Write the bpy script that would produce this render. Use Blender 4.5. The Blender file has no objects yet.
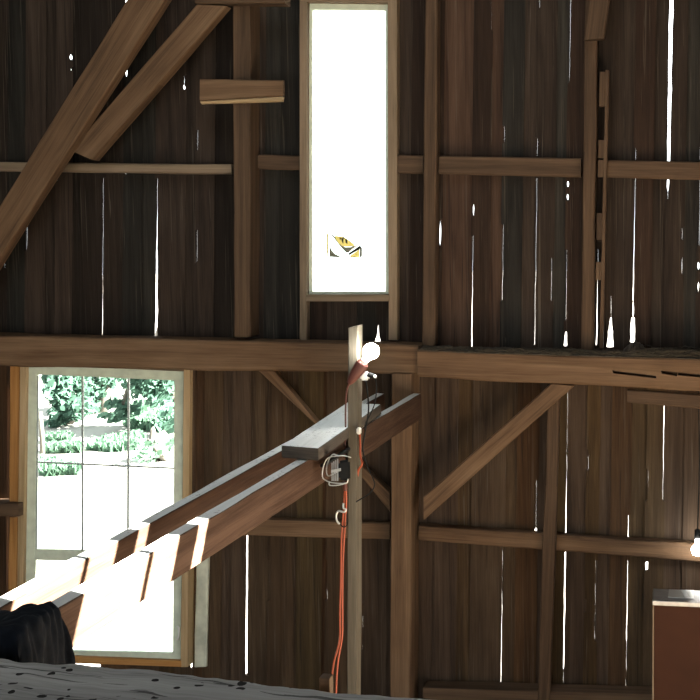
import bpy, bmesh, math, random
from mathutils import Vector, Matrix, noise
random.seed(7)
sc = bpy.context.scene
COL = sc.collection
# ------------------------------------------------------------------ camera
H, D, F = 3.7, 10.0, 1400.0
YAW, PITCH, ROLL = math.radians(13.2), math.radians(-4.5), 0.015
fw = Vector((-math.sin(YAW) * math.cos(PITCH), math.cos(YAW) * math.cos(PITCH), math.sin(PITCH)))
rt = fw.cross(Vector((0, 0, 1))).normalized()
up = rt.cross(fw)
rt, up = rt * math.cos(ROLL) - up * math.sin(ROLL), up * math.cos(ROLL) + rt * math.sin(ROLL)
CAM = Vector((0, 0, H))
cd = bpy.data.cameras.new('camera'); cam = bpy.data.objects.new('camera', cd); COL.objects.link(cam)
cd.sensor_width = 36; cd.lens = F / 700 * 36; cd.clip_start = 0.05; cd.clip_end = 500
cam.matrix_world = Matrix(((rt.x, up.x, -fw.x, CAM.x), (rt.y, up.y, -fw.y, CAM.y), (rt.z, up.z, -fw.z, CAM.z), (0, 0, 0, 1)))
sc.camera = cam


def ray(px, py):
    return rt * ((px - 350) / F) - up * ((py - 350) / F) + fw


def onY(px, py, Y):
    r = ray(px, py); return CAM + r * ((Y - CAM.y) / r.y)


def onX(px, py, X):
    r = ray(px, py); return CAM + r * ((X - CAM.x) / r.x)


def onZ(px, py, Z):
    r = ray(px, py); return CAM + r * ((Z - CAM.z) / r.z)


def proj(p):
    d = Vector(p) - CAM; k = d.dot(fw)
    return (350 + F * d.dot(rt) / k, 350 - F * d.dot(up) / k)


# ------------------------------------------------------------------ materials
def newmat(name):
    m = bpy.data.materials.new(name); m.use_nodes = True
    nt = m.node_tree; b = nt.nodes['Principled BSDF']
    return m, nt, b


def plain(name, col, rough=0.6, metal=0.0, emit=0.0, var=0.0, scale=30.0, bump=0.0, spec=.5):
    m, nt, b = newmat(name)
    b.inputs['Base Color'].default_value = (*col, 1); b.inputs['Roughness'].default_value = rough
    b.inputs['Metallic'].default_value = metal; b.inputs['Specular IOR Level'].default_value = spec
    if emit:
        b.inputs['Emission Color'].default_value = (*col, 1); b.inputs['Emission Strength'].default_value = emit
    if var or bump:
        tc = nt.nodes.new('ShaderNodeTexCoord'); n = nt.nodes.new('ShaderNodeTexNoise')
        n.inputs['Scale'].default_value = scale; n.inputs['Detail'].default_value = 6
        nt.links.new(tc.outputs['Object'], n.inputs['Vector'])
        if var:
            r = nt.nodes.new('ShaderNodeValToRGB')
            r.color_ramp.elements[0].position = .3; r.color_ramp.elements[1].position = .7
            r.color_ramp.elements[0].color = (*[max(0, c * (1 - var)) for c in col], 1)
            r.color_ramp.elements[1].color = (*[min(1, c * (1 + var)) for c in col], 1)
            nt.links.new(n.outputs['Fac'], r.inputs['Fac']); nt.links.new(r.outputs['Color'], b.inputs['Base Color'])
        if bump:
            bp = nt.nodes.new('ShaderNodeBump'); bp.inputs['Strength'].default_value = bump; bp.inputs['Distance'].default_value = .01
            nt.links.new(n.outputs['Fac'], bp.inputs['Height']); nt.links.new(bp.outputs['Normal'], b.inputs['Normal'])
    return m


def wood(name, dark, mid, light, rough=0.75, tone=False, knots=.0, pits=0.0, bump=.35, specks=0.0, spec=.35, streak=1.0, stain=.35):
    """grain runs along u of the UV map (metres)"""
    m, nt, b = newmat(name); N = nt.nodes; L = nt.links
    uv = N.new('ShaderNodeUVMap'); uv.uv_map = 'grain'

    def nz(sx, sy, detail, rough_=.6, dist=0.0):
        mp = N.new('ShaderNodeMapping'); mp.inputs['Scale'].default_value = (sx, sy, 1)
        L.new(uv.outputs['UV'], mp.inputs['Vector'])
        n = N.new('ShaderNodeTexNoise'); n.inputs['Scale'].default_value = 1; n.inputs['Detail'].default_value = detail
        n.inputs['Roughness'].default_value = rough_; n.inputs['Distortion'].default_value = dist
        L.new(mp.outputs['Vector'], n.inputs['Vector']); return n.outputs['Fac']

    def math_(op, a, c):
        q = N.new('ShaderNodeMath'); q.operation = op
        for i, v in enumerate((a, c)):
            if isinstance(v, (int, float)): q.inputs[i].default_value = v
            else: L.new(v, q.inputs[i])
        return q.outputs[0]
    fine = nz(2.6, 110, 6, .7, .5)
    mid_n = nz(.7 * streak, 16, 4, .6, .6)
    big = nz(.9, 2.2, 3)
    f = math_('ADD', math_('MULTIPLY', fine, .42), math_('MULTIPLY', mid_n, .58))
    f = math_('ADD', f, math_('MULTIPLY', math_('SUBTRACT', big, .5), stain))
    oi = N.new('ShaderNodeObjectInfo')
    f = math_('ADD', f, math_('MULTIPLY', math_('SUBTRACT', oi.outputs['Random'], .5), .10 if not tone else 0.0))
    r = N.new('ShaderNodeValToRGB'); e = r.color_ramp.elements
    e[0].position = .33; e[0].color = (*dark, 1); e[1].position = .68; e[1].color = (*light, 1)
    k = e.new(.5); k.color = (*mid, 1)
    L.new(f, r.inputs['Fac']); colour = r.outputs['Color']

    def mixc(fac, a, c, typ='MIX'):
        q = N.new('ShaderNodeMix'); q.data_type = 'RGBA'; q.blend_type = typ
        for sock, v in ((q.inputs[0], fac), (q.inputs[6], a), (q.inputs[7], c)):
            if hasattr(v, 'is_linked'): L.new(v, sock)
            elif isinstance(v, tuple): sock.default_value = (*v, 1)
            else: sock.default_value = v
        return q.outputs[2]
    if tone:
        at = N.new('ShaderNodeAttribute'); at.attribute_name = 'board'
        colour = mixc(1.0, colour, at.outputs['Color'], 'MULTIPLY')
        # pale weather streaks down some of the boards
        st = nz(.8, 60, 4, .6, 1.2); rr = N.new('ShaderNodeValToRGB'); rr.color_ramp.elements[0].position = .60; rr.color_ramp.elements[1].position = .70
        L.new(st, rr.inputs['Fac']); colour = mixc(math_('MULTIPLY', rr.outputs['Color'], .5), colour, (.12, .10, .075))
        sd = nz(.9, 34, 4, .6, .8); rd = N.new('ShaderNodeValToRGB'); rd.color_ramp.elements[0].position = .60; rd.color_ramp.elements[1].position = .72
        L.new(sd, rd.inputs['Fac']); colour = mixc(math_('MULTIPLY', rd.outputs['Color'], .7), colour, (.010, .008, .007))
    h = f
    if pits:
        mp = N.new('ShaderNodeMapping'); mp.inputs['Scale'].default_value = (21, 18, 1); L.new(uv.outputs['UV'], mp.inputs['Vector'])
        v = N.new('ShaderNodeTexVoronoi'); v.inputs['Scale'].default_value = 1; v.inputs['Randomness'].default_value = 1
        L.new(mp.outputs['Vector'], v.inputs['Vector'])
        msk = nz(7, 13, 2)
        d = math_('ADD', v.outputs['Distance'], math_('MULTIPLY', math_('LESS_THAN', msk, .47), 1.0))
        pit = math_('LESS_THAN', d, .25 * pits)
        ck = nz(2.4, 60, 2, .5, .5); cr = math_('LESS_THAN', ck, .355)
        pit = math_('MAXIMUM', pit, math_('MULTIPLY', cr, .75))
        colour = mixc(pit, colour, (.018, .016, .014))
        h = math_('SUBTRACT', f, math_('MULTIPLY', pit, .8))
    if specks:
        sp = nz(38, 38, 4, .7); ss = math_('LESS_THAN', sp, .40)
        msk = math_('LESS_THAN', nz(1.9, 3.0, 2), .5)
        colour = mixc(math_('MULTIPLY', math_('MULTIPLY', ss, msk), specks), colour, (.07, .065, .06))
    L.new(colour, b.inputs['Base Color'])
    b.inputs['Roughness'].default_value = rough; b.inputs['Specular IOR Level'].default_value = spec
    bp = N.new('ShaderNodeBump'); bp.inputs['Strength'].default_value = bump; bp.inputs['Distance'].default_value = .012
    L.new(h, bp.inputs['Height']); L.new(bp.outputs['Normal'], b.inputs['Normal'])
    return m


M_BOARD = wood('barn_board', (.024, .0155, .0105), (.052, .033, .021), (.085, .057, .037), tone=True, rough=.85, spec=.2)
M_BEAM = wood('hewn_beam', (.054, .031, .016), (.116, .067, .035), (.178, .112, .063), rough=.8, spec=.25, stain=.6)
M_BROWN = wood('brown_timber', (.038, .023, .0135), (.076, .046, .026), (.12, .075, .044), rough=.8, spec=.25)
M_RED = wood('red_timber', (.028, .015, .0095), (.056, .032, .021), (.10, .062, .043), rough=.85, spec=.12, stain=.3)
M_DULL = wood('dull_plank', (.03, .025, .02), (.06, .05, .041), (.10, .085, .07), rough=.8, spec=.25)
M_NEW = wood('new_lumber', (.24, .165, .085), (.38, .27, .145), (.48, .36, .21), rough=.65, spec=.3, bump=.15)
M_ORANGE = wood('orange_lumber', (.24, .11, .03), (.38, .18, .05), (.48, .26, .095), rough=.65, spec=.3, bump=.15)
M_CASE = wood('casing_wood', (.10, .072, .044), (.18, .13, .083), (.26, .19, .125), rough=.7, spec=.3, bump=.15)
M_GREY = wood('weathered_grey', (.16, .156, .146), (.33, .325, .308), (.45, .445, .425), rough=.9, pits=1.0, bump=.7, spec=.15, stain=.5)
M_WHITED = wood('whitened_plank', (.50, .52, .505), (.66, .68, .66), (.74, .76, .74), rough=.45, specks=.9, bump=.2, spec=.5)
M_POLE = wood('pole_wood', (.04, .034, .025), (.08, .069, .05), (.13, .114, .085), rough=.8, spec=.3)
M_PALE = plain('pale_paint', (.56, .62, .50), .55, var=.12, scale=14, bump=.1)
M_PALE_BOARD = plain('old_cream_paint', (.48, .50, .40), .6, var=.25, scale=9, bump=.2)
M_LINE = plain('muntin_grey', (.30, .35, .34), .5)
M_BLACK = plain('black_plastic', (.007, .008, .008), .6, spec=.2)
M_CLOTH = plain('black_cloth', (.0035, .0052, .0085), .95, spec=.12, var=.35, scale=40, bump=.3)
M_GREYMETAL = plain('grey_metal', (.30, .31, .31), .4, .7, var=.2, scale=20)
M_CHROME = plain('bright_steel', (.65, .66, .66), .22, 1.0)
M_WIRE = plain('guard_wire', (.55, .57, .55), .35, .6)
M_WHITE = plain('white_plastic', (.75, .76, .74), .45)
M_SOCKET = plain('red_brown_rubber', (.085, .022, .014), .6)
M_ORANGECORD = plain('orange_cord', (.34, .065, .022), .5)
M_BROWNPANEL = plain('brown_enamel', (.034, .0125, .006), .8, spec=.15, var=.12, scale=6)
M_BULB = plain('bulb_glow', (1, .97, .9), .3, emit=160)
M_BULB2 = plain('far_bulb_glow', (1, .97, .9), .3, emit=75)
M_HAY = plain('old_hay', (.055, .045, .03), .95, var=.4, scale=30)
M_HAYMASS = plain('hay_mat', (.05, .036, .023), .95, var=.5, scale=50, bump=.6)
M_GRAVEL = plain('pale_gravel', (.20, .196, .182), .95, var=.1, scale=3)
M_FLOOR = wood('floor_plank', (.16, .115, .07), (.29, .205, .13), (.38, .28, .18), rough=.85)
M_DARKSOIL = plain('dark_dust', (.03, .026, .022), 1.0)


def glassmat():
    m, nt, b = newmat('window_glass'); N = nt.nodes; L = nt.links
    tr = N.new('ShaderNodeBsdfTransparent'); tr.inputs['Color'].default_value = (.95, .98, .96, 1)
    gl = N.new('ShaderNodeBsdfGlossy'); gl.inputs['Roughness'].default_value = .03
    fr = N.new('ShaderNodeFresnel'); fr.inputs['IOR'].default_value = 1.45
    mx = N.new('ShaderNodeMixShader'); L.new(fr.outputs[0], mx.inputs[0]); L.new(tr.outputs[0], mx.inputs[1]); L.new(gl.outputs[0], mx.inputs[2])
    L.new(mx.outputs[0], N['Material Output'].inputs['Surface']); return m


M_GLASS = glassmat()


def leafmat(name, c):
    m, nt, b = newmat(name); N = nt.nodes; L = nt.links
    d = N.new('ShaderNodeBsdfDiffuse'); t = N.new('ShaderNodeBsdfTranslucent'); mx = N.new('ShaderNodeMixShader')
    mx.inputs[0].default_value = .45
    g = N.new('ShaderNodeNewGeometry'); hs = N.new('ShaderNodeHueSaturation'); hs.inputs['Color'].default_value = (*c, 1)
    mr = N.new('ShaderNodeMapRange'); mr.inputs[3].default_value = .6; mr.inputs[4].default_value = 1.5
    L.new(g.outputs['Random Per Island'], mr.inputs[0]); L.new(mr.outputs[0], hs.inputs['Value'])
    L.new(hs.outputs[0], d.inputs[0]); L.new(hs.outputs[0], t.inputs[0])
    L.new(d.outputs[0], mx.inputs[1]); L.new(t.outputs[0], mx.inputs[2]); L.new(mx.outputs[0], N['Material Output'].inputs['Surface'])
    return m


M_LEAF = leafmat('leaf_green', (.066, .122, .094))
M_LEAF2 = leafmat('leaf_pale', (.09, .155, .11))
M_LAWN = plain('lawn_green', (.055, .105, .055), .95, var=.4, scale=1.5)
M_BARK = plain('bark', (.08, .07, .06), .9, var=.4, scale=8)


# ------------------------------------------------------------------ helpers
def uv_grain(bm, axis=None):
    """UV 'grain': u runs along axis (or each face's longest edge), v across; metres"""
    lay = bm.loops.layers.uv.get('grain') or bm.loops.layers.uv.new('grain')
    ou, ov = random.uniform(0, 60), random.uniform(0, 60)
    for f in bm.faces:
        n = f.normal
        a = Vector(axis).normalized() if axis is not None else Vector((0, 0, 1))
        if abs(n.dot(a)) > .9:
            a = Vector((1, 0, 0)) if abs(n.x) < .9 else Vector((0, 1, 0))
        k = max(range(3), key=lambda i: abs(n[i])); q = Vector((0, 0, 0)); q[k] = 1.0
        q = q - a * q.dot(a)
        v = q.normalized().cross(a) if q.length > .3 else n.cross(a).normalized()
        for l in f.loops:
            c = l.vert.co
            l[lay].uv = (c.dot(a) + ou, c.dot(v) + ov + k * 3.7)


def link(name, bm, mat, parent=None, axis=None, smooth=False, uv=True, angle=None):
    bm.normal_update()
    if uv: uv_grain(bm, axis)
    me = bpy.data.meshes.new(name); bm.to_mesh(me); bm.free()
    if smooth:
        for p in me.polygons: p.use_smooth = True
    o = bpy.data.objects.new(name, me); COL.objects.link(o)
    for mm in (mat if isinstance(mat, (list, tuple)) else [mat]): me.materials.append(mm)
    if parent: o.parent = parent
    return o


def tag(o, label, cat, group=None):
    o['label'] = label; o['category'] = cat
    if group: o['group'] = group
    return o


def struct(o, label=None):
    o['kind'] = 'structure'
    if label: o['label'] = label
    return o


def empty(name, loc=(0, 0, 0)):
    o = bpy.data.objects.new(name, None); COL.objects.link(o); o.location = (0, 0, 0); o.empty_display_size = .1
    return o


def loft(rings, cap=True):
    bm = bmesh.new(); vs = [[bm.verts.new(p) for p in r] for r in rings]
    n = len(rings[0])
    for i in range(len(vs) - 1):
        for j in range(n):
            bm.faces.new((vs[i][j], vs[i][(j + 1) % n], vs[i + 1][(j + 1) % n], vs[i + 1][j]))
    if cap:
        bm.faces.new(list(reversed(vs[0]))); bm.faces.new(vs[-1])
    bmesh.ops.recalc_face_normals(bm, faces=bm.faces)
    return bm


def bar(a0, a1, b0, b1, off, wob=.004, seg=None, bev=.006, bmin=None, freq=2.2):
    """timber: end A has front edge corners a0,a1; end B b0,b1; off = vector to the back face. Edges wobble like sawn or hewn wood."""
    a0, a1, b0, b1, off = map(Vector, (a0, a1, b0, b1, off))
    ln = ((b0 + b1) / 2 - (a0 + a1) / 2).length
    seg = seg or max(2, int(ln / .22)); s = random.uniform(0, 100)
    rings = []
    for i in range(seg + 1):
        t = i / seg
        p, q = a0.lerp(b0, t), a1.lerp(b1, t)
        cs = [p, q, q + off, p + off]
        c = sum(cs, Vector()) / 4
        # chamfered eight-point section
        ring = []
        for k in range(4):
            cur, prv, nxt = cs[k], cs[k - 1], cs[(k + 1) % 4]
            w = 1 + wob * 0
            jit = Vector(noise.noise_vector(Vector((s + k * 9.1, t * ln * freq, 3.3)))) * wob
            bb = bev * (1 + .8 * noise.noise(Vector((s - k * 5, t * ln * 3, 1))))
            ring.append(cur + (prv - cur).normalized() * bb + jit)
            ring.append(cur + (nxt - cur).normalized() * bb + jit)
        rings.append(ring)
    return loft(rings)


def timber(name, quad, Y, depth, mat, parent=None, wob=.006, bev=.008, freq=2.2):
    """quad: pixel corners (a0,a1,b0,b1): end A (two corners) and end B, front face in the plane Y"""
    a0, a1, b0, b1 = [onY(x, y, Y) for x, y in quad]
    bm = bar(a0, a1, b0, b1, (0, depth, 0), wob, None, bev, freq=freq)
    ax = ((b0 + b1) - (a0 + a1))
    return link(name, bm, mat, parent, axis=ax)


def box(bm, lo, hi):
    lo, hi = Vector(lo), Vector(hi)
    r = bmesh.ops.create_cube(bm, size=1)
    for v in r['verts']:
        v.co = Vector([(lo[i] + hi[i]) / 2 + v.co[i] * (hi[i] - lo[i]) for i in range(3)])
    return r['verts']


def boxobj(name, lo, hi, mat, parent=None, axis=None, bev=.004):
    bm = bmesh.new(); box(bm, lo, hi)
    if bev: bmesh.ops.bevel(bm, geom=bm.edges[:], offset=bev, segments=2, affect='EDGES', profile=.6)
    return link(name, bm, mat, parent, axis=axis)


def smoothpath(pts, n=8):
    pts = [Vector(p) for p in pts]; out = []
    P = [pts[0] * 2 - pts[1]] + pts + [pts[-1] * 2 - pts[-2]]
    for i in range(1, len(P) - 2):
        for k in range(n):
            t = k / n
            out.append(.5 * ((2 * P[i]) + (P[i + 1] - P[i - 1]) * t + (2 * P[i - 1] - 5 * P[i] + 4 * P[i + 1] - P[i + 2]) * t * t + (3 * P[i] - P[i - 1] - 3 * P[i + 1] + P[i + 2]) * t ** 3))
    out.append(pts[-1]); return out


def tube_bm(path, r, n=8, bm=None):
    path = [Vector(p) for p in path]; rings = []
    ref = Vector((.31, .2, .93)).normalized()
    for i, p in enumerate(path):
        d = (path[min(i + 1, len(path) - 1)] - path[max(i - 1, 0)]).normalized()
        u = d.cross(ref)
        if u.length < .05: u = d.cross(Vector((1, 0, 0)))
        u.normalize(); v = d.cross(u)
        rr = r[i] if isinstance(r, (list, tuple)) else r
        rings.append([p + (u * math.cos(a) + v * math.sin(a)) * rr for a in [2 * math.pi * k / n for k in range(n)]])
    b2 = loft(rings)
    if bm is None: return b2
    me = bpy.data.meshes.new('t'); b2.to_mesh(me); b2.free(); bm.from_mesh(me); bpy.data.meshes.remove(me); return bm


def tube(name, pts, r, mat, parent=None, n=8, smooth_n=8):
    return link(name, tube_bm(smoothpath(pts, smooth_n) if smooth_n else pts, r, n), mat, parent, smooth=True, uv=False)


def lathe(name, prof, origin, axis, mat, parent=None, n=24):
    """prof: (distance along axis, radius)"""
    axis = Vector(axis).normalized(); u = axis.orthogonal().normalized(); v = axis.cross(u); o = Vector(origin)
    rings = [[o + axis * t + (u * math.cos(a) + v * math.sin(a)) * max(r, .0004) for a in [2 * math.pi * k / n for k in range(n)]] for t, r in prof]
    return link(name, loft(rings), mat, parent, smooth=True, uv=False)


# ------------------------------------------------------------------ the setting: front wall of vertical boards
def tilt(x, y):            # the boards lean a touch, as an old barn's do
    return x - (y - 250) * (.004 + .014 * max(0, x) / 700)


T_B = .022


def board_wall(bm, seams, gaps, ytop, ybot, Y, holes, seedn, clay, grey):  # grey: per-tier tint that puts window glare and wall light into board colour
    rnd = random.Random(seedn)
    lev = {ytop, ybot}
    k = ytop
    while k < ybot: lev.add(k); k += 45
    for gs in gaps.values():
        for (y0, y1, w0, w1) in gs:
            for q in (y0 - 1.5, y0, y0 + (y1 - y0) * .15, y0 + (y1 - y0) * .33, y0 + (y1 - y0) * .66, y0 + (y1 - y0) * .85, y1, y1 + 1.5): lev.add(q)
    for (hx0, hx1, hy0, hy1) in holes: lev.update((hy0, hy1))
    lev = sorted(q for q in lev if ytop <= q <= ybot)

    def half(seam, y):
        for (y0, y1, w0, w1) in gaps.get(seam, ()):
            if y0 <= y <= y1:
                t = (y - y0) / (y1 - y0)
                w = w0 + (w1 - w0) * t
                if y1 - y0 < 40 and y1 < 326: w *= 1 - .75 * abs(2 * t - 1) ** 3
                w = .06 * w if w < 1.5 else (w - 1.5) * .82 + .09
                return w / 2 * (1 + .25 * noise.noise(Vector((seam * .37, y * .13, 0))))
        return -2.2
    for i in range(len(seams) - 1):
        s0, s1 = seams[i], seams[i + 1]
        dy = (0, .0235)[i % 2] + rnd.uniform(0, .001)
        tone = rnd.random(); br = rnd.uniform(.72, 1.2)
        if tone < .5: c = (br, br * .95, br * .9)
        elif tone < .78: c = (br * 1.12, br * .98, br * .88)
        else: c = (br * .88, br * .94, br * .94)
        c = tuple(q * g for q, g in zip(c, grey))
        ou, ov = rnd.uniform(0, 50), rnd.uniform(0, 50)
        runs = []; cur = []
        mid = (s0 + s1) / 2
        for a, b_ in zip(lev[:-1], lev[1:]):
            ym = (a + b_) / 2
            blocked = any(h[0] < mid < h[1] and h[2] < ym < h[3] for h in holes)
            if blocked:
                if cur: runs.append(cur); cur = []
            else:
                if not cur: cur = [a]
                cur.append(b_)
        if cur: runs.append(cur)
        for run in runs:
            rings = []
            for y in run:
                inhole = False
                jl = .5 * noise.noise(Vector((s0 * 1.3, y * .05, 4))); jr = .5 * noise.noise(Vector((s1 * 1.3, y * .05, 4)))
                xl, xr = s0 + half(s0, y) + jl, s1 - half(s1, y) + jr
                p = onY(tilt(xl, y), y, Y + dy); q = onY(tilt(xr, y), y, Y + dy)
                z = (p.z + q.z) / 2; p.z = q.z = z
                p2, q2 = onY(tilt(xl, y), y, Y + dy + T_B), onY(tilt(xr, y), y, Y + dy + T_B); p2.z = q2.z = z   # edges splayed along the view rays so daylight shows through the gaps
                rings.append([p, q, q2, p2])
            b2 = loft(rings); b2.normal_update()
            n0 = len(bm.faces)
            vm = [bm.verts.new(v.co) for v in b2.verts]; b2.verts.index_update()
            for f in b2.faces:
                nf = bm.faces.new([vm[v.index] for v in f.verts])
                for l, l0 in zip(nf.loops, f.loops):
                    co = l0.vert.co
                    l[clay[0]].uv = (co.z + ou, co.x + co.y + ov)
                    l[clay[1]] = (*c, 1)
            b2.free()


UP_SEAMS = [-252, -222, -190, -160, -128, -98, -66, -36, -12, 5, 27, 43, 57, 70, 82, 103, 125, 140, 157, 183, 197, 212, 236, 262, 281, 303, 330, 355, 379, 393, 412, 440, 473, 488, 503, 520, 536, 552, 567, 583, 598, 612, 634, 650, 667, 682, 699, 722, 752, 780, 812, 840, 872, 905, 940, 972, 1002, 1032]
UP_GAPS = {
    70: [(54, 60, 4, 5), (68, 71, 2, 2)], 125: [(-80, 28, 3, 4), (60, 77, 4, 4), (170, 176, 2, 1)],
    103: [(178, 260, .5, 1.2), (260, 336, 1.2, 1.8)], 157: [(178, 250, 1, 2.2), (250, 338, 3, 4)],
    183: [(76, 85, 1, 2), (85, 90, 4, 3)], 197: [(130, 150, .8, .8), (230, 262, 1.2, .8)], 57: [(170, 182, .8, .6)],
    27: [(222, 250, 1.4, 1.0)], 5: [(238, 268, 1.8, 1)],
    379: [(325, 337, 1.5, 4), (337, 346, 5, 11)], 440: [(220, 246, 2.5, 3.5)], 473: [(204, 216, 3, 2.2), (236, 348, 1, 2.2)], 503: [(225, 300, .8, 1.2), (126, 142, 1.2, .7)],
    536: [(-60, 8, 2, 1), (178, 345, 1.0, 1.6), (138, 158, 1, .8)], 552: [(258, 300, .7, .7)],
    567: [(-60, 82, 1.5, .8), (181, 187, 3.5, 3.5), (194, 200, 3.5, 3.5), (250, 320, .5, .9), (332, 346, 3, 5)],
    598: [(250, 345, 1.0, 2.4)], 612: [(318, 330, 3, 5), (330, 347, 7, 9), (296, 317, 1, 1.6)],
    634: [(176, 300, 1.4, 2.2), (318, 342, 5, 8), (300, 318, 2.4, 3), (148, 160, 1.2, 1)],
    667: [(-80, 161, 6.5, 5), (177, 192, 5, 3), (192, 200, 2, 1)], 682: [(228, 240, 1.2, 1.2), (258, 274, 1.6, 1.6)],
    699: [(60, 160, 1.5, 2), (178, 245, 1.4, 1.4), (262, 270, 4, 3), (282, 292, 3, 2)],
    488: [(0, 30, .0, .0)],
}
LO_SEAMS = [-252, -222, -190, -160, -128, -98, -66, -40, -18, 5, 14, 40, 70, 105, 135, 160, 180, 195, 208, 222, 236, 250, 273, 282, 302, 323, 331, 357, 367, 389, 412, 428, 440, 459, 477, 507, 522, 540, 555, 570, 592, 601, 617, 633, 652, 667, 690, 720, 750, 780, 812, 840, 872, 905, 940, 972, 1002, 1032]
LO_GAPS = {
    195: [(368, 374, 6, 7), (374, 470, 1.6, 2.2), (548, 562, 1, 4), (562, 645, 1, 2), (645, 668, 3, 3.5)],
    250: [(528, 675, 2.8, 3.4)], 507: [(548, 604, .7, 1.4), (604, 684, 1.6, 1.8)],
    540: [(480, 528, .6, 1), (529, 536, 4, 3.4)], 570: [(392, 452, .7, .8), (455, 536, 1.2, 2.2), (552, 668, 2.8, 2.2), (668, 692, 1, .6)],
    592: [(450, 470, .6, .6), (600, 612, .6, .5)], 601: [(560, 640, .6, .8), (690, 700, 1, 1)],
    633: [(515, 545, 1.6, 2), (560, 640, 1.6, 2.0), (640, 700, 1.2, 1.2)], 667: [(404, 500, 2, 1.4)],
    652: [(470, 500, .5, .5), (562, 570, 4.5, 4.5)], 273: [(560, 600, .6, .6)], 331: [(560, 600, .5, .5)], 367: [(600, 650, .6, .6)],
}
YW = D
bm = bmesh.new(); clay = (bm.loops.layers.uv.new('grain'), bm.loops.layers.color.new('board'))
board_wall(bm, UP_SEAMS, UP_GAPS, -260, 358, YW, [(303, 393, -4, 297)], 11, clay, (.74, .80, .89))      # window glare and dimmer light put into the upper boards' colour
board_wall(bm, LO_SEAMS, LO_GAPS, 358, 765, YW, [(14, 105, 350, 668), (105, 195, 350, 662)], 23, clay, (1.36, 1.24, 1.14))  # brighter, warmer light of the lower wall put into these boards' colour
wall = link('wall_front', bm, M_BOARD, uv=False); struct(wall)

z_px = lambda y, x=350: onY(x, y, YW).z
ZTOP = onY(350, -258, YW).z - .02
XL, XR, YB = -6.6, 2.4, -3.4


def plankface(name, lo, hi, axis, mat, run):
    bm = bmesh.new(); lo, hi = list(lo), list(hi)
    i = run; p = lo[i]
    while p < hi[i] - .01:
        q = min(hi[i], p + random.uniform(.19, .27)); a, b_ = lo[:], hi[:]; a[i] = p; b_[i] = q - .003
        box(bm, a, b_); p = q
    return link(name, bm, mat, axis=axis)


M_DARKWALL = wood('bounce_damping_board', (.008, .007, .006), (.016, .014, .012), (.026, .022, .019), rough=.9, spec=.15)  # unseen left wall and ceiling kept near-black to cut bounced light
M_PLAINWALL = wood('side_board', (.03, .02, .013), (.065, .04, .025), (.1, .065, .04), rough=.85, spec=.2)
struct(plankface('floor', (XL, YB, -.08), (XR, D + .03, 0), (0, 1, 0), M_FLOOR, 0))
# plank ceiling with an added unseen opening that brightens the rail tops
SK = (-3.4, -.6, 4.6, 7.4)
bm = bmesh.new(); yq = YB
while yq < D + .1:
    ye = min(D + .1, yq + random.uniform(.19, .26))
    if SK[2] < (yq + ye) / 2 < SK[3]:
        box(bm, (XL - .1, yq, ZTOP), (SK[0], ye - .001, ZTOP + .06)); box(bm, (SK[1], yq, ZTOP), (XR + .1, ye - .001, ZTOP + .06))
    else: box(bm, (XL - .1, yq, ZTOP), (XR + .1, ye - .001, ZTOP + .06))
    yq = ye
struct(link('ceiling', bm, M_DARKWALL, axis=(1, 0, 0)))
struct(plankface('wall_left', (XL - .03, YB, 0), (XL, D + .05, ZTOP), (0, 0, 1), M_DARKWALL, 1))

# front-wall sill of dark timber along the foot of the boards
o = timber('sill_beam', ((423, 688), (423, 722), (1005, 705), (1005, 753)), D - .2, .195, M_BROWN)
tag(o, 'dark sill timber along the foot of the plank wall, right of the central post', 'beam')

# ------------------------------------------------------------------ timber frame
o = timber('post', ((232, -262), (251, -262), (233.5, 337), (250, 337)), D - .24, .235, M_BROWN)
tag(o, 'tall brown timber post left of the narrow upper window, carrying a short crosspiece', 'post')
o = timber('post', ((427, -262), (439.5, -262), (422, 345), (434.5, 346)), D - .16, .155, M_BROWN)
tag(o, 'slim dark upright post just right of the narrow upper window', 'post')
pst = empty('stud'); tag(pst, 'dark upper stud with a gapped strip of spacer blocks fixed along its right side', 'stud')
timber('upright', ((588, -262), (600.5, -262), (581, 351), (593.5, 351)), D - .16, .155, M_BROWN, pst)
timber('strip', ((605.5, 70), (609, 70), (599.5, 348), (603, 348)), D - .13, .10, M_BROWN, pst, wob=.003, bev=.003)
for (a, b_) in ((72, 106), (140, 158), (160, 177), (213, 240), (262, 280)):
    f = lambda y: 599.8 - (y - 70) * .021
    timber('spacer_block', ((f(a), a), (f(a) + 6, a), (f(b_), b_), (f(b_) + 6, b_)), D - .125, .08, M_BROWN, pst, wob=.002, bev=.003)
o = timber('knee_block', ((584, 40), (604, 38), (596, -60), (618, -60)), D - .25, .0925, M_BROWN)
tag(o, 'dark brace end fixed over the top of the stud with spacer blocks', 'brace')

o = timber('post', ((391.5, 374), (412, 374), (389.5, 760), (410, 760)), D - .32, .318, M_BEAM)
tag(o, 'thick brown central post under the joint of the two tie beams', 'post')
o = timber('tie_beam', ((-236, 329.6), (-236, 362), (419, 345.5), (419, 374)), D - .30, .295, M_BEAM, wob=.012, bev=.012)
tag(o, 'long horizontal tie beam passing over the large paned window', 'beam')
BEAM_R = timber('tie_beam', ((417, 351), (417, 377), (1005, 368), (1005, 406)), D - .33, .325, M_BEAM, wob=.012, bev=.012)
tag(BEAM_R, 'long horizontal tie beam right of the central post, slotted near its right end', 'beam')


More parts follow.
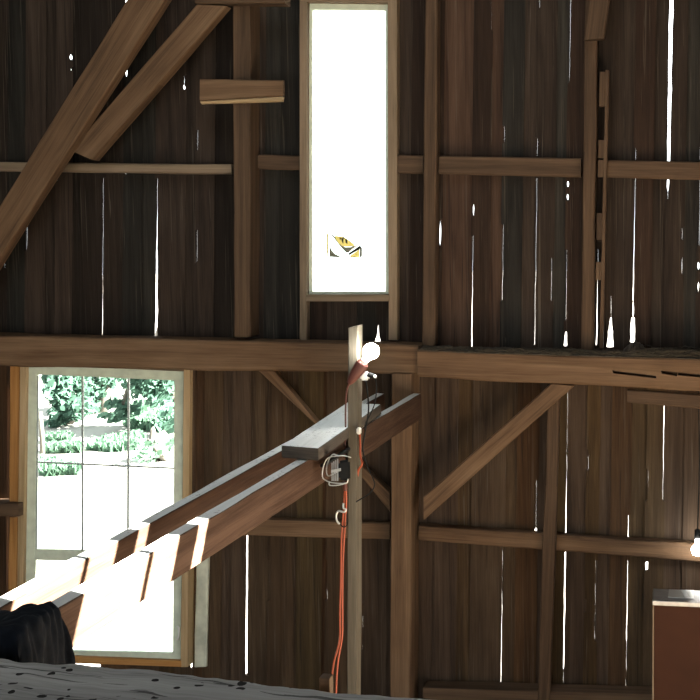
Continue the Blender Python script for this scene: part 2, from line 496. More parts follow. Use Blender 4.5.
def cut(o, quads, Y, depth):
    """chop real mortise slots into a timber"""
    b2 = bmesh.new()
    for q in quads:
        ps = [onY(x, y, Y - .05) for x, y in q]; r = loft([ps, [p + Vector((0, depth + .05, 0)) for p in ps]])
        me = bpy.data.meshes.new('t'); r.to_mesh(me); r.free(); b2.from_mesh(me); bpy.data.meshes.remove(me)
    me = bpy.data.meshes.new('cutter'); b2.to_mesh(me); b2.free()
    c = bpy.data.objects.new('cutter', me); COL.objects.link(c)
    md = o.modifiers.new('slot', 'BOOLEAN'); md.operation = 'DIFFERENCE'; md.object = c; md.solver = 'EXACT'
    dg = bpy.context.evaluated_depsgraph_get()
    new = bpy.data.meshes.new_from_object(o.evaluated_get(dg))
    o.modifiers.clear(); o.data = new
    bpy.data.objects.remove(c)


cut(BEAM_R, [[(612, 371), (656, 376.5), (656, 379), (613, 374)], [(661, 371.5), (678, 373), (677, 377), (662, 374.5)], [(678, 373), (712, 376.5), (712, 379), (678, 376)]], D - .33, .1)
o = timber('board_scrap', ((627, 389.5), (627, 403), (740, 398), (740, 412)), D - .30, .05, M_BROWN)
tag(o, 'short brown board nailed below the right end of the slotted tie beam', 'board')

# girts
def behind(px, y, Yp, Yg):
    p = onY(px, y, Yp); p.y = Yg; return proj(p)[0] + .3


o = timber('girt', ((-236, 159.5), (-236, 168.5), (231.5, 164.5), (231.5, 174)), D - .12, .118, M_CASE)
tag(o, 'thin pale brown rail across the planks left of the tall upper post', 'rail')
o = timber('girt', ((behind(251, 160, D - .24, D - .08), 155), (behind(251, 160, D - .24, D - .08), 169), (301, 156), (301, 170)), D - .08, .075, M_BROWN)
tag(o, 'short dark rail between the tall upper post and the narrow window', 'rail')
o = timber('girt', ((397, 155), (397, 173), (423, 156), (423, 173.5)), D - .08, .081, M_BROWN)
tag(o, 'very short dark rail between the narrow window and the slim post', 'rail')
o = timber('girt', ((behind(436.7, 165, D - .16, D - .08), 156), (behind(436.7, 165, D - .16, D - .08), 174), (581, 158.5), (581, 177)), D - .08, .081, M_BROWN)
tag(o, 'dark upper rail from the slim post to the stud with spacer blocks', 'rail')
o = timber('girt', ((behind(598, 165, D - .16, D - .08), 160), (behind(598, 165, D - .16, D - .08), 177), (1005, 167), (1005, 187)), D - .08, .075, M_BROWN)
tag(o, 'dark upper rail right of the stud with spacer blocks, crossed by the bright slit', 'rail')
o = timber('girt', ((226, 518), (226, 535), (389.5, 524), (389.5, 539.5)), D - .11, .104, M_BEAM)
tag(o, 'lower rail left of the central post, behind the lamp pole', 'rail')
o = timber('girt', ((behind(412.5, 530, D - .32, D - .11), 526), (behind(412.5, 530, D - .32, D - .11), 540), (1005, 564), (1005, 586)), D - .11, .104, M_BEAM)
tag(o, 'lower rail right of the central post, sloping slightly to the right', 'rail')
o = timber('girt', ((-236, 501), (-236, 514), (18.5, 504), (18.5, 517)), D - .22, .215, M_BROWN)
tag(o, 'brown rail stub ending left of the large paned window', 'rail')

# braces
o = timber('brace', ((-62, 305), (-38, 318), (140, -22), (168, -6)), D - .51, .134, M_BEAM, wob=.008)
tag(o, 'long diagonal brace at upper left, crossing in front of the rail to the frame edge', 'brace')
o = timber('brace', ((70, 150), (92, 160), (196, 5), (226, 6)), D - .38, .135, M_BEAM, wob=.008)
tag(o, 'shorter diagonal brace at upper left, ending just above the rail', 'brace')
o = timber('crosspiece', ((195, -8), (195, 3.5), (285, -8), (285, 3.5)), D - .39, .145, M_BROWN)
tag(o, 'horizontal plank at the top of the picture, over the head of the left post', 'board')
# short crosspiece with a split lower edge
cp = empty('crosspiece'); tag(cp, 'short horizontal board nailed across the tall left post, split along its bottom', 'board')
timber('plank', ((200, 79), (200, 101), (283, 80), (283, 96)), D - .285, .043, M_BEAM, cp, wob=.004)
timber('splinter', ((200, 102), (201, 104), (282.5, 96.5), (282, 101.5)), D - .28, .038, M_NEW, cp, wob=.010, bev=.003)
o = timber('brace', ((258, 371), (275, 371.5), (390, 492), (390, 512)), D - .2, .1, M_BEAM)
tag(o, 'lower diagonal brace left of the central post, behind the lamp pole', 'brace')
o = timber('brace', ((423.5, 497), (423.5, 520), (551, 384), (574, 386)), D - .315, .1, M_BEAM)
tag(o, 'lower diagonal brace rising right from the central post to the tie beam', 'brace')
o = timber('stud', ((548, 392), (560, 394), (535, 760), (548, 760)), D - .208, .092, M_BROWN)
tag(o, 'lower upright stud crossing the sloping rail right of the central post', 'stud')

# ------------------------------------------------------------------ window_1: tall narrow upper window
w1 = empty('window_1'); struct(w1)


def frame_rect(name, outer, inner, Y, depth, mat, parent, bev=.004):
    """four members as one frame; outer / inner are pixel corners TL TR BR BL"""
    O = [onY(x, y, Y) for x, y in outer]; I = [onY(x, y, Y) for x, y in inner]; bm = bmesh.new(); off = Vector((0, depth, 0))
    vo = [bm.verts.new(p) for p in O]; vi = [bm.verts.new(p) for p in I]
    wo = [bm.verts.new(p + off) for p in O]; wi = [bm.verts.new(p + off) for p in I]
    for i in range(4):
        j = (i + 1) % 4
        bm.faces.new((vo[i], vo[j], vi[j], vi[i])); bm.faces.new((wo[j], wo[i], wi[i], wi[j]))
        bm.faces.new((vo[j], vo[i], wo[i], wo[j])); bm.faces.new((vi[i], vi[j], wi[j], wi[i]))
    bmesh.ops.recalc_face_normals(bm, faces=bm.faces)
    bmesh.ops.bevel(bm, geom=[e for e in bm.edges if e.calc_face_angle(0) > .5], offset=bev, segments=2, affect='EDGES')
    return link(name, bm, mat, parent, axis=(0, 0, 1))


timber('casing', ((299.5, -8), (307, -8), (299.5, 340), (306.5, 340)), D - .10, .098, M_CASE, w1, wob=.002, bev=.003)
timber('casing', ((387.5, -8), (397, -8), (388.5, 340), (397, 340)), D - .10, .098, M_CASE, w1, wob=.002, bev=.003)
timber('head_casing', ((306.5, -8), (306.5, 2), (388, -8), (388, 3)), D - .10, .098, M_CASE, w1, wob=.002, bev=.003)
timber('window_sill', ((306, 294.5), (306, 301.5), (389, 294.5), (389, 301.5)), D - .11, .104, M_CASE, w1, wob=.002, bev=.003)
frame_rect('sash', [(306, 2), (389, 3), (389, 296), (306, 296)], [(312, 9.5), (385.5, 10.5), (385.5, 291.5), (312, 291.5)], D - .03, .045, M_PALE, w1)


def pane(corners, Y, parent):
    bm = bmesh.new(); ps = [onY(x, y, Y) for x, y in corners]
    r = loft([ps, [p + Vector((0, .004, 0)) for p in ps]])
    bm.free(); return link('pane', r, M_GLASS, parent, uv=False)


pane([(311, 8), (386.5, 9), (386.5, 292.5), (311, 292.5)], D - .012, w1)
timber('sash_stop', ((313.6, 11), (314.3, 11), (313.4, 290), (314.1, 290)), D - .028, .012, M_LINE, w1, wob=0, bev=.0005)
# picture card stuck on the glass
card = empty('window_card'); tag(card, 'small card with yellow and grey shapes stuck low on the narrow upper window', 'sticker')
YC = D - .0175


def flat(name, pts, mat, parent, lift=0.0, t=.002):
    ps = [onY(x, y, YC - lift) for x, y in pts]
    return link(name, loft([ps, [p + Vector((0, t, 0)) for p in ps]]), mat, parent, uv=False)


def filmmat(name, c, tr=.5):
    m, nt, b = newmat(name); N = nt.nodes; L = nt.links
    t = N.new('ShaderNodeBsdfTranslucent'); t.inputs[0].default_value = (*c, 1); d = N.new('ShaderNodeBsdfDiffuse'); d.inputs[0].default_value = (*c, 1)
    mx = N.new('ShaderNodeMixShader'); mx.inputs[0].default_value = 1 - tr; L.new(t.outputs[0], mx.inputs[1]); L.new(d.outputs[0], mx.inputs[2])
    L.new(mx.outputs[0], N['Material Output'].inputs['Surface']); return m


M_FW, M_FY, M_FG, M_FD = filmmat('film_white', (.85, .85, .8)), filmmat('film_yellow', (.85, .76, .36)), filmmat('film_grey', (.28, .28, .22)), filmmat('film_dark', (.06, .06, .048))
S = lambda pts: [(320 + x / 14, 225 + y / 14) for x, y in pts]
flat('card_edge', S([(88, 120), (98, 120), (98, 390), (88, 390)]), M_FD, card)
flat('card_edge', S([(100, 120), (118, 120), (118, 440), (100, 440)]), M_FY, card)
flat('corner_shape', S([(130, 280), (160, 350), (210, 405), (290, 445), (290, 455), (130, 445)]), M_FG, card)
flat('leaf_shape', S([(205, 150), (330, 165), (400, 210), (480, 270), (470, 295), (400, 305), (330, 300), (270, 265), (220, 200)]), M_FY, card)
flat('leaf_outline', S([(150, 130), (185, 140), (300, 285), (350, 310), (430, 310), (530, 265), (400, 385), (370, 390), (300, 320), (200, 190)]), M_FG, card, -.0022)
for pts in ([(295, 190), (330, 180), (325, 262), (310, 240)], [(350, 190), (380, 205), (385, 265), (360, 250)], [(270, 175), (300, 180), (280, 215)], [(315, 165), (345, 170), (350, 195), (320, 190)], [(405, 215), (425, 228), (430, 245)]):
    flat('vein', S(pts), M_FD, card, .0022)
flat('chevron', S([(560, 285), (585, 320), (415, 420), (380, 410)]), M_FD, card, .001)
flat('chevron', S([(500, 275), (540, 285), (400, 385), (385, 395)]), M_FW, card, .0032)
flat('card_side', S([(555, 330), (588, 320), (588, 440), (555, 455)]), M_FG, card, .0012)
flat('card_side', S([(420, 430), (550, 340), (550, 455), (420, 452)]), M_FY, card, -.0044)

# ------------------------------------------------------------------ window_2: large paned window at lower left
w2 = empty('window_2'); struct(w2)
timber('casing', ((20, 361), (26.5, 361), (16, 664), (22.5, 664)), D - .14, .137, M_NEW, w2, wob=.002, bev=.003)
timber('casing', ((183.5, 368), (189.5, 368), (180.5, 667), (187.5, 667)), D - .14, .137, M_NEW, w2, wob=.002, bev=.003)
timber('head_casing', ((26, 360.5), (26, 364), (184, 367.5), (184, 371.5)), D - .14, .137, M_CASE, w2, wob=.002, bev=.002)
timber('window_sill', ((22, 655), (22, 661.5), (181, 661), (181, 667)), D - .145, .142, M_ORANGE, w2, wob=.002, bev=.003)
YS = D - .10
IT = [(36.5, 374.5), (174, 380.5), (172.5, 653), (34, 650)]
OT = [(26, 363.5), (184, 371), (181, 664), (22, 657)]
frame_rect('sash', OT, IT, YS, .05, M_PALE, w2, bev=.006)
timber('mid_rail', ((35, 549), (35, 560), (173.5, 553.5), (173.5, 564.5)), YS + .004, .04, M_PALE, w2, wob=0, bev=.004)
for a, b_ in (((82.2, 375), (82, 551)), ((128.2, 377), (127.5, 553))):
    timber('muntin', ((a[0] - .9, a[1]), (a[0] + .9, a[1]), (b_[0] - .9, b_[1]), (b_[0] + .9, b_[1])), YS + .012, .02, M_LINE, w2, wob=0, bev=.001)
timber('muntin', ((36, 461.4), (36, 463), (174, 467.6), (174, 469.2)), YS + .013, .018, M_LINE, w2, wob=0, bev=.001)
pane([(35.5, 373.5), (175, 379.5), (174, 554), (34.5, 550)], YS + .024, w2)
pane([(34, 559), (174, 563.5), (173.5, 654), (33, 651)], YS + .024, w2)
timber('glazing_bead', ((37.2, 376), (38.4, 376), (35.6, 549), (36.8, 549)), YS + .006, .012, M_LINE, w2, wob=0, bev=.0008)
# latch
lt = link('latch', tube_bm(smoothpath([onY(177, 626, YS - .012), onY(178.6, 628, YS - .02), onY(179, 634, YS - .022), onY(177.5, 640, YS - .014)], 6), .008, 8), M_WHITE, w2, smooth=True, uv=False)
bq = onY(176.6, 633, YS)
boxobj('latch_plate', bq - Vector((.016, .012, .05)), bq + Vector((.016, .002, .05)), M_PALE, w2, bev=.003)

o = timber('stud', ((9.5, 362), (19.5, 361), (9, 505), (18.5, 505)), D - .13, .12, M_ORANGE)
tag(o, 'orange new lumber stud beside the large paned window, above the rail stub', 'stud')
o = timber('stud', ((9, 517), (18, 517), (6, 745), (15, 745)), D - .13, .12, M_ORANGE)
tag(o, 'orange new lumber stud beside the large paned window, below the rail stub', 'stud')
o = timber('stud', ((190, 370), (194.5, 370), (188, 560), (192, 560)), D - .07, .068, M_BROWN)
tag(o, 'thin brown strip standing right against the pale casing of the large window', 'stud')
o = timber('painted_board', ((196.5, 545), (208.5, 545), (194, 667), (206, 667)), D - .05, .045, M_PALE_BOARD, wob=.006)
tag(o, 'narrow cream painted board standing right of the large paned window', 'board')

# ------------------------------------------------------------------ the pair of long rails on edge
YF = D - .325
pf = onY(421, 393.5, YF); XRR = pf.x


def edge_beam(name, X, tn, tf, bn, bf, width, mat, topmat, label):
    a0, a1, b0, b1 = onX(*tn, X), onX(*bn, X), onX(*tf, X), onX(*bf, X)
    # keep the ends square: the lower corners take the upper ones' Y
    zt = lambda p, q, Y: p.z + (q.z - p.z) * (Y - p.y) / (q.y - p.y)
    l0, l1 = Vector((X, a0.y, zt(a1, b1, a0.y))), Vector((X, b0.y, zt(a1, b1, b0.y)))
    bm = bar(a0, l0, b0, l1, (-width, 0, 0), .004, None, .004)
    bm.normal_update()
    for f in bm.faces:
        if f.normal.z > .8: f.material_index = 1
    o = link(name, bm, [mat, topmat], axis=(b0 - a0)); tag(o, label, 'rail', 'pair of rails reaching from the wall')
    return o, a0, b0, l0, l1


RW = .06
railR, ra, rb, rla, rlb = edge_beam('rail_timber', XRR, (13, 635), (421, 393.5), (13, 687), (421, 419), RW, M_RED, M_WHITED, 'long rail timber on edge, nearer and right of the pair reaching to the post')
pl = onZ(220, 492, ra.z + (rb.z - ra.z) * .45)
XLL = onX(220, 492, XRR).x
# the left rail: its top right edge passes (0,607) .. (384,393)
ztop = rb.z
cand = onZ(384.5, 392.5, ztop); XLL = cand.x
XLL = min(XLL, XRR - .12)
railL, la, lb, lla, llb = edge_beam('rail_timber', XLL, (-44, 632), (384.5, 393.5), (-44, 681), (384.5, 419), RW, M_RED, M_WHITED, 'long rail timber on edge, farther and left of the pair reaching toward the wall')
print('RAIL', ra, rb, rla, rlb, la, lb)

# plank lying on the two rails
def ztopR(Y): return ra.z + (rb.z - ra.z) * (Y - ra.y) / (rb.y - ra.y)
def ztopL(Y): return la.z + (lb.z - la.z) * (Y - la.y) / (lb.y - la.y)
PT = .06
P4 = []
for (x, y) in ((281.5, 445.5), (318.5, 448.5), (381, 404.5), (347, 402.5)):
    zz = ztop
    for _ in range(8):
        p = onZ(x, y, zz); zz = max(ztopR(p.y), ztopL(p.y)) + PT + .006
    P4.append(onZ(x, y, zz))
print('PLANK', P4)
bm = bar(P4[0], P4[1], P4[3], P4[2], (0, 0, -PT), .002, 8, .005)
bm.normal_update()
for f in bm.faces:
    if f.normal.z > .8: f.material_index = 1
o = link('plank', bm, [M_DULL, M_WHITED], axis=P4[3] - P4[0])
tag(o, 'short whitish speckled plank lying flat across the two long rails, behind the pole', 'plank')

# ------------------------------------------------------------------ foreground beam the rails rest on
zfb = ra.z - .03
b0 = onZ(-60, 650, zfb); b1 = onZ(560, 711, zfb)
f0 = onZ(-60, 697, zfb); f1 = onZ(560, 772, zfb)
print('FB', b0, b1, f0, f1)
bm = bmesh.new(); nx, ny = 150, 22
Hh = .26
prof = []
for i in range(nx + 1):
    t = i / nx; p0, p1 = b0.lerp(b1, t), f0.lerp(f1, t); ring = []
    c = (p0 + p1) / 2 - Vector((0, 0, Hh / 2))
    for j in range(ny):
        u = j / (ny - 1); q = p0.lerp(p1, u); ring.append(q)
    for j in range(1, 7): ring.append(p1 - Vector((0, 0, Hh * j / 7)))
    for j in range(8): ring.append(p1.lerp(p0, j / 7) - Vector((0, 0, Hh)))
    for j in range(1, 7): ring.append(p0 - Vector((0, 0, Hh * (1 - j / 7))))
    out = []
    for q in ring:
        nv = Vector((q.x * 1.6, q.y * 9, q.z * 9))
        d = noise.noise(nv) * .012 + noise.noise(nv * 3.1) * .006 + noise.noise(Vector((q.x * 18, q.y * 40, q.z * 40))) * .006
        dd = (q - c); dd.x *= .2
        # hewn corners are knocked off
        e0 = min((q - p0).length, (q - p1).length)
        out.append(q + dd.normalized() * d - (dd.normalized() * max(0, .018 - e0) * .6))
    prof.append(out)
bm = loft(prof)
o = link('foreground_beam', bm, M_GREY, axis=b1 - b0, smooth=True)
tag(o, 'rough grey weathered beam full of holes across the bottom foreground', 'beam')
zft = zfb
# small wood block behind the foreground beam
p = onZ(322, 683, zfb)
p.y += .05
q = onY(322, 690, p.y + .02)
boxobj('wood_block', (p.x - .016, p.y - .02, zfb - .06), (p.x + .012, p.y + .02, onY(322, 675.5, p.y).z), M_BEAM, axis=(1, 0, 0))
wb = bpy.data.objects['wood_block']; tag(wb, 'small brown wood block on the back edge of the grey foreground beam', 'block')

# ------------------------------------------------------------------ pole with lamps and cords
# pole stands against the right face of the right rail
yp = onX(345.5, 455, XRR + .006).y
print('pole Y', yp)
PX0 = XRR + .007
pw = onY(355, 455, yp).x - onY(345.5, 455, yp).x
ptop = onY(351, 328, yp)
lean = (onY(348, 328, yp).x - PX0)
bm = bar((PX0 + lean, yp, ptop.z), (PX0 + lean + pw, yp, ptop.z + .012), (PX0 - .035, yp, 0), (PX0 - .035 + pw, yp, 0), (0, .12, 0), .003, None, .004)
pole = link('pole', bm, M_POLE, axis=(0, 0, 1))
tag(pole, 'upright wooden pole fixed against the right rail, carrying a lit bulb', 'pole')
yfp = yp - .01         # just in front of the pole
at = lambda x, y, dy=0.0: onY(x, y, yfp + dy)

lamp = empty('bulb_lamp'); tag(lamp, 'lit round bulb in a red brown holder near the top of the pole', 'lamp')
bc = at(371.2, 351.2, -.01); sd = (at(349, 383) - at(369, 354)).normalized()
R = 8.2 * (bc - CAM).dot(fw) / F
n = 14
prof = [(-R, .0005)] + [(-R * math.cos(math.pi * k / n), R * math.sin(math.pi * k / n)) for k in range(1, n - 2)] + [(R * 1.0, R * .48), (R * 1.18, R * .42)]
lathe('bulb', prof, bc, sd, M_BULB, lamp)
lathe('bulb_collar', [(R * 1.1, R * .40), (R * 1.15, R * .5), (R * 1.75, R * .46), (R * 1.85, R * .3)], bc, sd, M_WHITE, lamp)
lathe('holder', [(R * 1.7, R * .3), (R * 1.72, R * .72), (R * 2.0, R * .80), (R * 3.2, R * .72), (R * 4.4, R * .5), (R * 4.9, R * .3), (R * 4.95, .002)], bc, sd, M_SOCKET, lamp)
sw = bc + sd * R * 4.8
tube('cord', [sw, at(346.6, 392), at(345.6, 410), at(345.5, 432), at(344.5, 455)], .005, M_SOCKET, lamp)

# white clip with black plug below the bulb
cl = empty('plug_socket'); tag(cl, 'white socket with a black plug on the pole just below the lit bulb', 'socket')
bm = bmesh.new(); p = at(365.5, 376.5); box(bm, p - Vector((.032, .004, .022)), p + Vector((.018, .035, .026)))
bmesh.ops.bevel(bm, geom=bm.edges[:], offset=.010, segments=3, affect='EDGES'); link('socket_body', bm, M_WHITE, cl, smooth=False, uv=False)
lathe('plug', [(0, .004), (.002, .014), (.03, .015), (.045, .011), (.052, .004)], at(367.5, 374, .01), (at(376, 377) - at(367.5, 374)), M_BLACK, cl)
lathe('plug_cap', [(0, .003), (.002, .008), (.010, .009), (.014, .003)], at(374, 376.3, -.004), (1, -.4, -.1), M_WHITE, cl)

o = tube('black_cable', [at(375.5, 378), at(376.5, 390), at(374.5, 404), at(370, 415), at(365.5, 424), at(364.5, 436), at(363, 446), at(364, 456), at(369, 470), at(374.6, 484), at(370, 493), at(360, 499.5), at(356, 502)], .0035, M_BLACK)
tag(o, 'thin black cable looping down the right side of the pole', 'cable')
o = tube('black_cable', [at(366, 381), at(368, 397), at(368.5, 410), at(366.5, 425), at(363.5, 440), at(362.5, 452)], .0045, M_BLACK)
tag(o, 'short dark cable hanging straight from the white socket below the bulb', 'cable')
o = tube('orange_cord', [at(359.6, 433, .03), at(360.2, 445, .02), at(360.5, 456, .02), at(362, 464), at(358.4, 470, .02), at(357.6, 476, .04)], .006, M_ORANGECORD)
tag(o, 'short orange cord hugging the right side of the pole below the plank', 'cord')
o = tube('extension_cord', [at(345.5, 484, -.03), at(344.4, 497), at(343.4, 512), at(341.5, 540), at(340.8, 580), at(340.0, 610), at(339.6, 640), at(333.6, 664), at(331.5, 690), at(330.5, 740)], .0055, M_ORANGECORD)
tag(o, 'long orange cord hanging down from the work light, left strand', 'cord')
o = tube('extension_cord', [at(346, 484, -.02), at(346.2, 505), at(344.8, 526), at(343, 560), at(342.4, 600), at(342.2, 635), at(338.2, 660), at(336.2, 690), at(336.0, 740)], .0055, M_ORANGECORD)
tag(o, 'long orange cord hanging down beside the pole, right strand', 'cord')
o = tube('wire_hook', [at(343.4, 503, -.012), at(343.6, 508, -.016), at(346, 509.5, -.014), at(344, 512, -.016), at(338.5, 511, -.014), at(336.2, 515.5, -.012), at(337, 521, -.01), at(339.6, 524, -.006)], .0055, M_WIRE)
tag(o, 'pale bent wire hook holding the orange cord on the pole', 'hook')
o = tube('dark_loop', [at(340, 524), at(343.5, 527, -.01), at(347, 525, -.008), at(347.2, 519), at(345.2, 510)], .003, M_BLACK)
tag(o, 'small dark wire loop hanging under the pale hook on the pole', 'wire')
def clipobj(px, py, label):
    bm = bmesh.new(); p = at(px, py, .0)
    for q in smoothpath([p], 1) if False else [p]:
        box(bm, q - Vector((.012, .012, .018)), q + Vector((.012, .02, .018)))
    bmesh.ops.bevel(bm, geom=bm.edges[:], offset=.006, segments=3, affect='EDGES')
    o = link('cable_clip', bm, M_WHITE, uv=False); tag(o, label, 'clip')


clipobj(358.8, 431, 'small white cable clip on the right side of the pole at plank height')
clipobj(343.6, 435, 'small white cable clip on the left side of the pole at plank height')

# work light
wl = empty('work_light'); tag(wl, 'black work light with a wire guard mounted on the pole, facing left', 'lamp')
p0 = at(344.5, 470, -.04)
k = (p0 - CAM).dot(fw) / F
YLT = onX(321, 476, XRR + .012).y - .115
L3 = lambda x, y, dy=0.0: onY(x, y, YLT + dy)
bm = loft([[L3(337.5, 461), L3(350, 459), L3(350.5, 481), L3(338, 480)], [L3(338.5, 462, .11), L3(350, 460, .11), L3(350.5, 480, .11), L3(339, 479, .11)]])
bmesh.ops.bevel(bm, geom=bm.edges[:], offset=.012, segments=2, affect='EDGES'); link('housing', bm, M_BLACK, wl, uv=False)
for i in range(4):
    x0 = 331.5 + i * 1.9
    bm = loft([[L3(x0, 459 + (3 - i) * 1.3, .01), L3(x0 + 1.1, 459 + (3 - i) * 1.2, .01), L3(x0 + 1.1, 481, .01), L3(x0, 481, .01)], [L3(x0, 460 + (3 - i) * 1.3, .09), L3(x0 + 1.1, 460 + (3 - i) * 1.2, .09), L3(x0 + 1.1, 480, .09), L3(x0, 480, .09)]])
    link('cooling_fin', bm, M_GREYMETAL, wl, uv=False)
G = bmesh.new()
for pts in ([L3(351, 457.5), L3(344, 455.8), L3(334.5, 456.2), L3(327.5, 458.5), L3(323.6, 466), L3(322.4, 476.5), L3(326, 480.5), L3(333, 482.8), L3(346, 483), L3(348, 479)],
            [L3(338, 455.5, .03), L3(332.5, 454.6, .03), L3(328, 462, .03), L3(326.5, 470, .03), L3(328.5, 476, .03), L3(337, 472, .03)],
            [L3(346, 483.2, -.01), L3(338, 485.2, -.01), L3(330, 485.3, -.01), L3(329, 482.5, -.01)]):
    tube_bm(smoothpath(pts, 6), .0032, 6, G)
link('wire_guard', G, M_WIRE, wl, smooth=True, uv=False)
bm = loft([[L3(331, 470, -.012), L3(341, 468, -.012), L3(341, 471, -.012), L3(331, 473, -.012)], [L3(331, 470, .02), L3(341, 468, .02), L3(341, 471, .02), L3(331, 473, .02)]])
link('reflector_clip', bm, M_GREYMETAL, wl, uv=False)
boxobj('mounting_arm', (PX0 + .004, YLT + .105, L3(348, 470).z - .008), (PX0 + .028, yp + .001, L3(348, 470).z + .008), M_BLACK, wl, bev=.003)
lathe('cable_gland', [(0, .012), (.04, .012), (.05, .008)], L3(345, 481, .06), (0, 0, -1), M_SOCKET, wl, n=12)

# ------------------------------------------------------------------ second bulb at the right edge
b2 = empty('bulb_lamp'); tag(b2, 'small lit bulb at the right edge, hanging above the metal-topped cabinet', 'lamp')
yb = D - .25; bc2 = onY(697.5, 550, yb); r2 = 6.0 * (bc2 - CAM).dot(fw) / F
lathe('bulb', [(-r2, .0005)] + [(-r2 * math.cos(math.pi * q / 12), r2 * math.sin(math.pi * q / 12)) for q in range(1, 10)] + [(r2 * 1.05, r2 * .45), (r2 * 1.5, r2 * .35), (r2 * 2.0, r2 * .3)], bc2, (0, 0, 1), M_BULB2, b2)
lathe('holder', [(r2 * 1.9, r2 * .3), (r2 * 1.95, r2 * .55), (r2 * 3.4, r2 * .5), (r2 * 3.6, .003)], bc2, (0, 0, 1), M_BLACK, b2)
tube('flex', [bc2 + Vector((0, 0, r2 * 3.5)), bc2 + Vector((.01, .02, .6)), bc2 + Vector((.0, .04, 1.15)), bc2 + Vector((0, -.06, 1.25))], .004, M_BLACK, b2)

# ------------------------------------------------------------------ brown cabinet lower right
cb = empty('cabinet'); tag(cb, 'tall plain brown cabinet with a grey metal top strip at lower right', 'cabinet')
yc = 8.6
tl, bl = onY(652, 588.5, yc), onY(652, 700, yc)
bk = onY(652, 588.5, yc + .3)
zc = onY(652, 600.5, yc).z; yb_ = onZ(652, 588.5, zc).y; x0 = onY(652.3, 600.5, yc).x; cw = .62; x1 = x0 + cw
boxobj('body', (x0 + .010, yc + .008, 0), (x1 - .01, yb_ - .006, zc - .03), M_BROWNPANEL, cb, bev=.006)
boxobj('top_panel', (x0, yc, zc - .03), (x1, yb_, zc), M_GREYMETAL, cb, bev=.004)
boxobj('edge_trim', (x0 + .001, yc + .002, .02), (x0 + .010, yc + .02, zc - .031), M_CASE, cb, axis=(0, 0, 1), bev=.002)
lp = [onZ(668, 597.5, zc + .001), onZ(694, 598.5, zc + .001), onZ(694, 590.5, zc + .001), onZ(669, 589.8, zc + .001)]
pln = link('label_plate', loft([lp, [q + Vector((0, 0, .003)) for q in lp]]), M_WIRE, cb, uv=False)
lp = [onZ(685.5, 598, zc + .0045), onZ(690, 598.2, zc + .0045), onZ(685, 590.6, zc + .0045), onZ(681, 590.5, zc + .0045)]
link('plate_mark', loft([lp, [q + Vector((0, 0, .002)) for q in lp]]), M_WHITE, pln, uv=False)

# ------------------------------------------------------------------ black cloth over the near rail end
zr = ztopR(ra.y + .1); nu, nv = 60, 40
sec = [(XRR + .030, -.20), (XRR + .026, -.12), (XRR + .022, -.04), (XRR + .010, .016), (XRR - .03, .020), (XRR - .065, .016), (XRR - .10, -.004), (XRR - .15, -.022), (XRR - .20, -.026), (XLL + .035, -.035), (XLL + .022, -.09), (XLL + .022, -.2)]
sec = [Vector((x, 0, z)) for x, z in sec]
path = smoothpath(sec, 6)
bm = bmesh.new(); grid = []
for i, c in enumerate(path):
    u = i / (len(path) - 1); row = []
    ye = 3.665 + .012 * math.sin(u * 9) + .045 * max(0, 1 - u / .27) + .30 * max(0, u - .45)
    for j in range(nv + 1):
        v = j / nv; y = ra.y + .004 + (ye - ra.y) * v
        f1 = noise.noise(Vector((u * 5 + v * 2.2, v * 1.3, 3.0))); f2 = noise.noise(Vector((u * 11 - v * 3, v * 2.0, 8.0)))
        g = abs(f1) * .030 + abs(f2) * .012 * (1 - .6 * v)
        side = 1 if u < .3 else 0
        if side: g = abs(noise.noise(Vector((u * 2.5 + y * 5, y * 16, 1.0)))) * .045 + abs(f2) * .012
        p = Vector((c.x + (g if side else 0), y, zr + c.z + (0 if side else g * .8)))
        row.append(bm.verts.new(p))
    # front flap hanging before the rail ends
    flap = []; top = row[0].co.copy(); zb = min(top.z - .01, zr - .19)
    for q in range(10, 0, -1):
        t = q / 10
        fy = noise.noise(Vector((u * 10 + t * 1.2, t * 1.1, 5.0)))
        flap.append(bm.verts.new((top.x, ra.y - .012 - .05 * abs(fy) * t ** .6, top.z + (zb - top.z) * t)))
    row = flap + row
    grid.append(row)
for i in range(len(grid) - 1):
    for j in range(len(grid[0]) - 1):
        bm.faces.new((grid[i][j], grid[i + 1][j], grid[i + 1][j + 1], grid[i][j + 1]))
bmesh.ops.recalc_face_normals(bm, faces=bm.faces)
o = link('black_cloth', bm, M_CLOTH, smooth=True, uv=False)
md = o.modifiers.new('thick', 'SOLIDIFY'); md.thickness = .005
tag(o, 'folded black cloth draped over the near end of the right rail at lower left', 'cloth')

# ------------------------------------------------------------------ hay and twigs on the right tie beam
ZB = lambda x: onY(x, 351 + (x - 417) * 10 / 343, D - .33).z
bm = bmesh.new(); rnd = random.Random(3)
for i in range(900):
    t = rnd.random() ** .75; x = 420 + 300 * t
    yy = D - .33 + rnd.uniform(.0, .2); base = onY(x, 352.5 + (x - 417) * 10 / 343, D - .33)
    zz = base.z + rnd.uniform(.004, .018) + (.045 * rnd.random() ** 2 if x > 640 else .02 * rnd.random() ** 3)
    a = rnd.uniform(-.5, .5); l = rnd.uniform(.04, .16) * (1.5 if x > 640 else 1)
    c = Vector((base.x + (yy - D + .33) * 0, yy, zz + .006)); d = Vector((math.cos(a), rnd.uniform(-.5, .3), rnd.uniform(-.12, .12))) * l / 2
    mid = c + Vector((0, 0, rnd.uniform(-.008, .02)))
    tube_bm([c - d, mid, c + d], rnd.uniform(.0012, .0028), 4, bm)
mat_rings = []
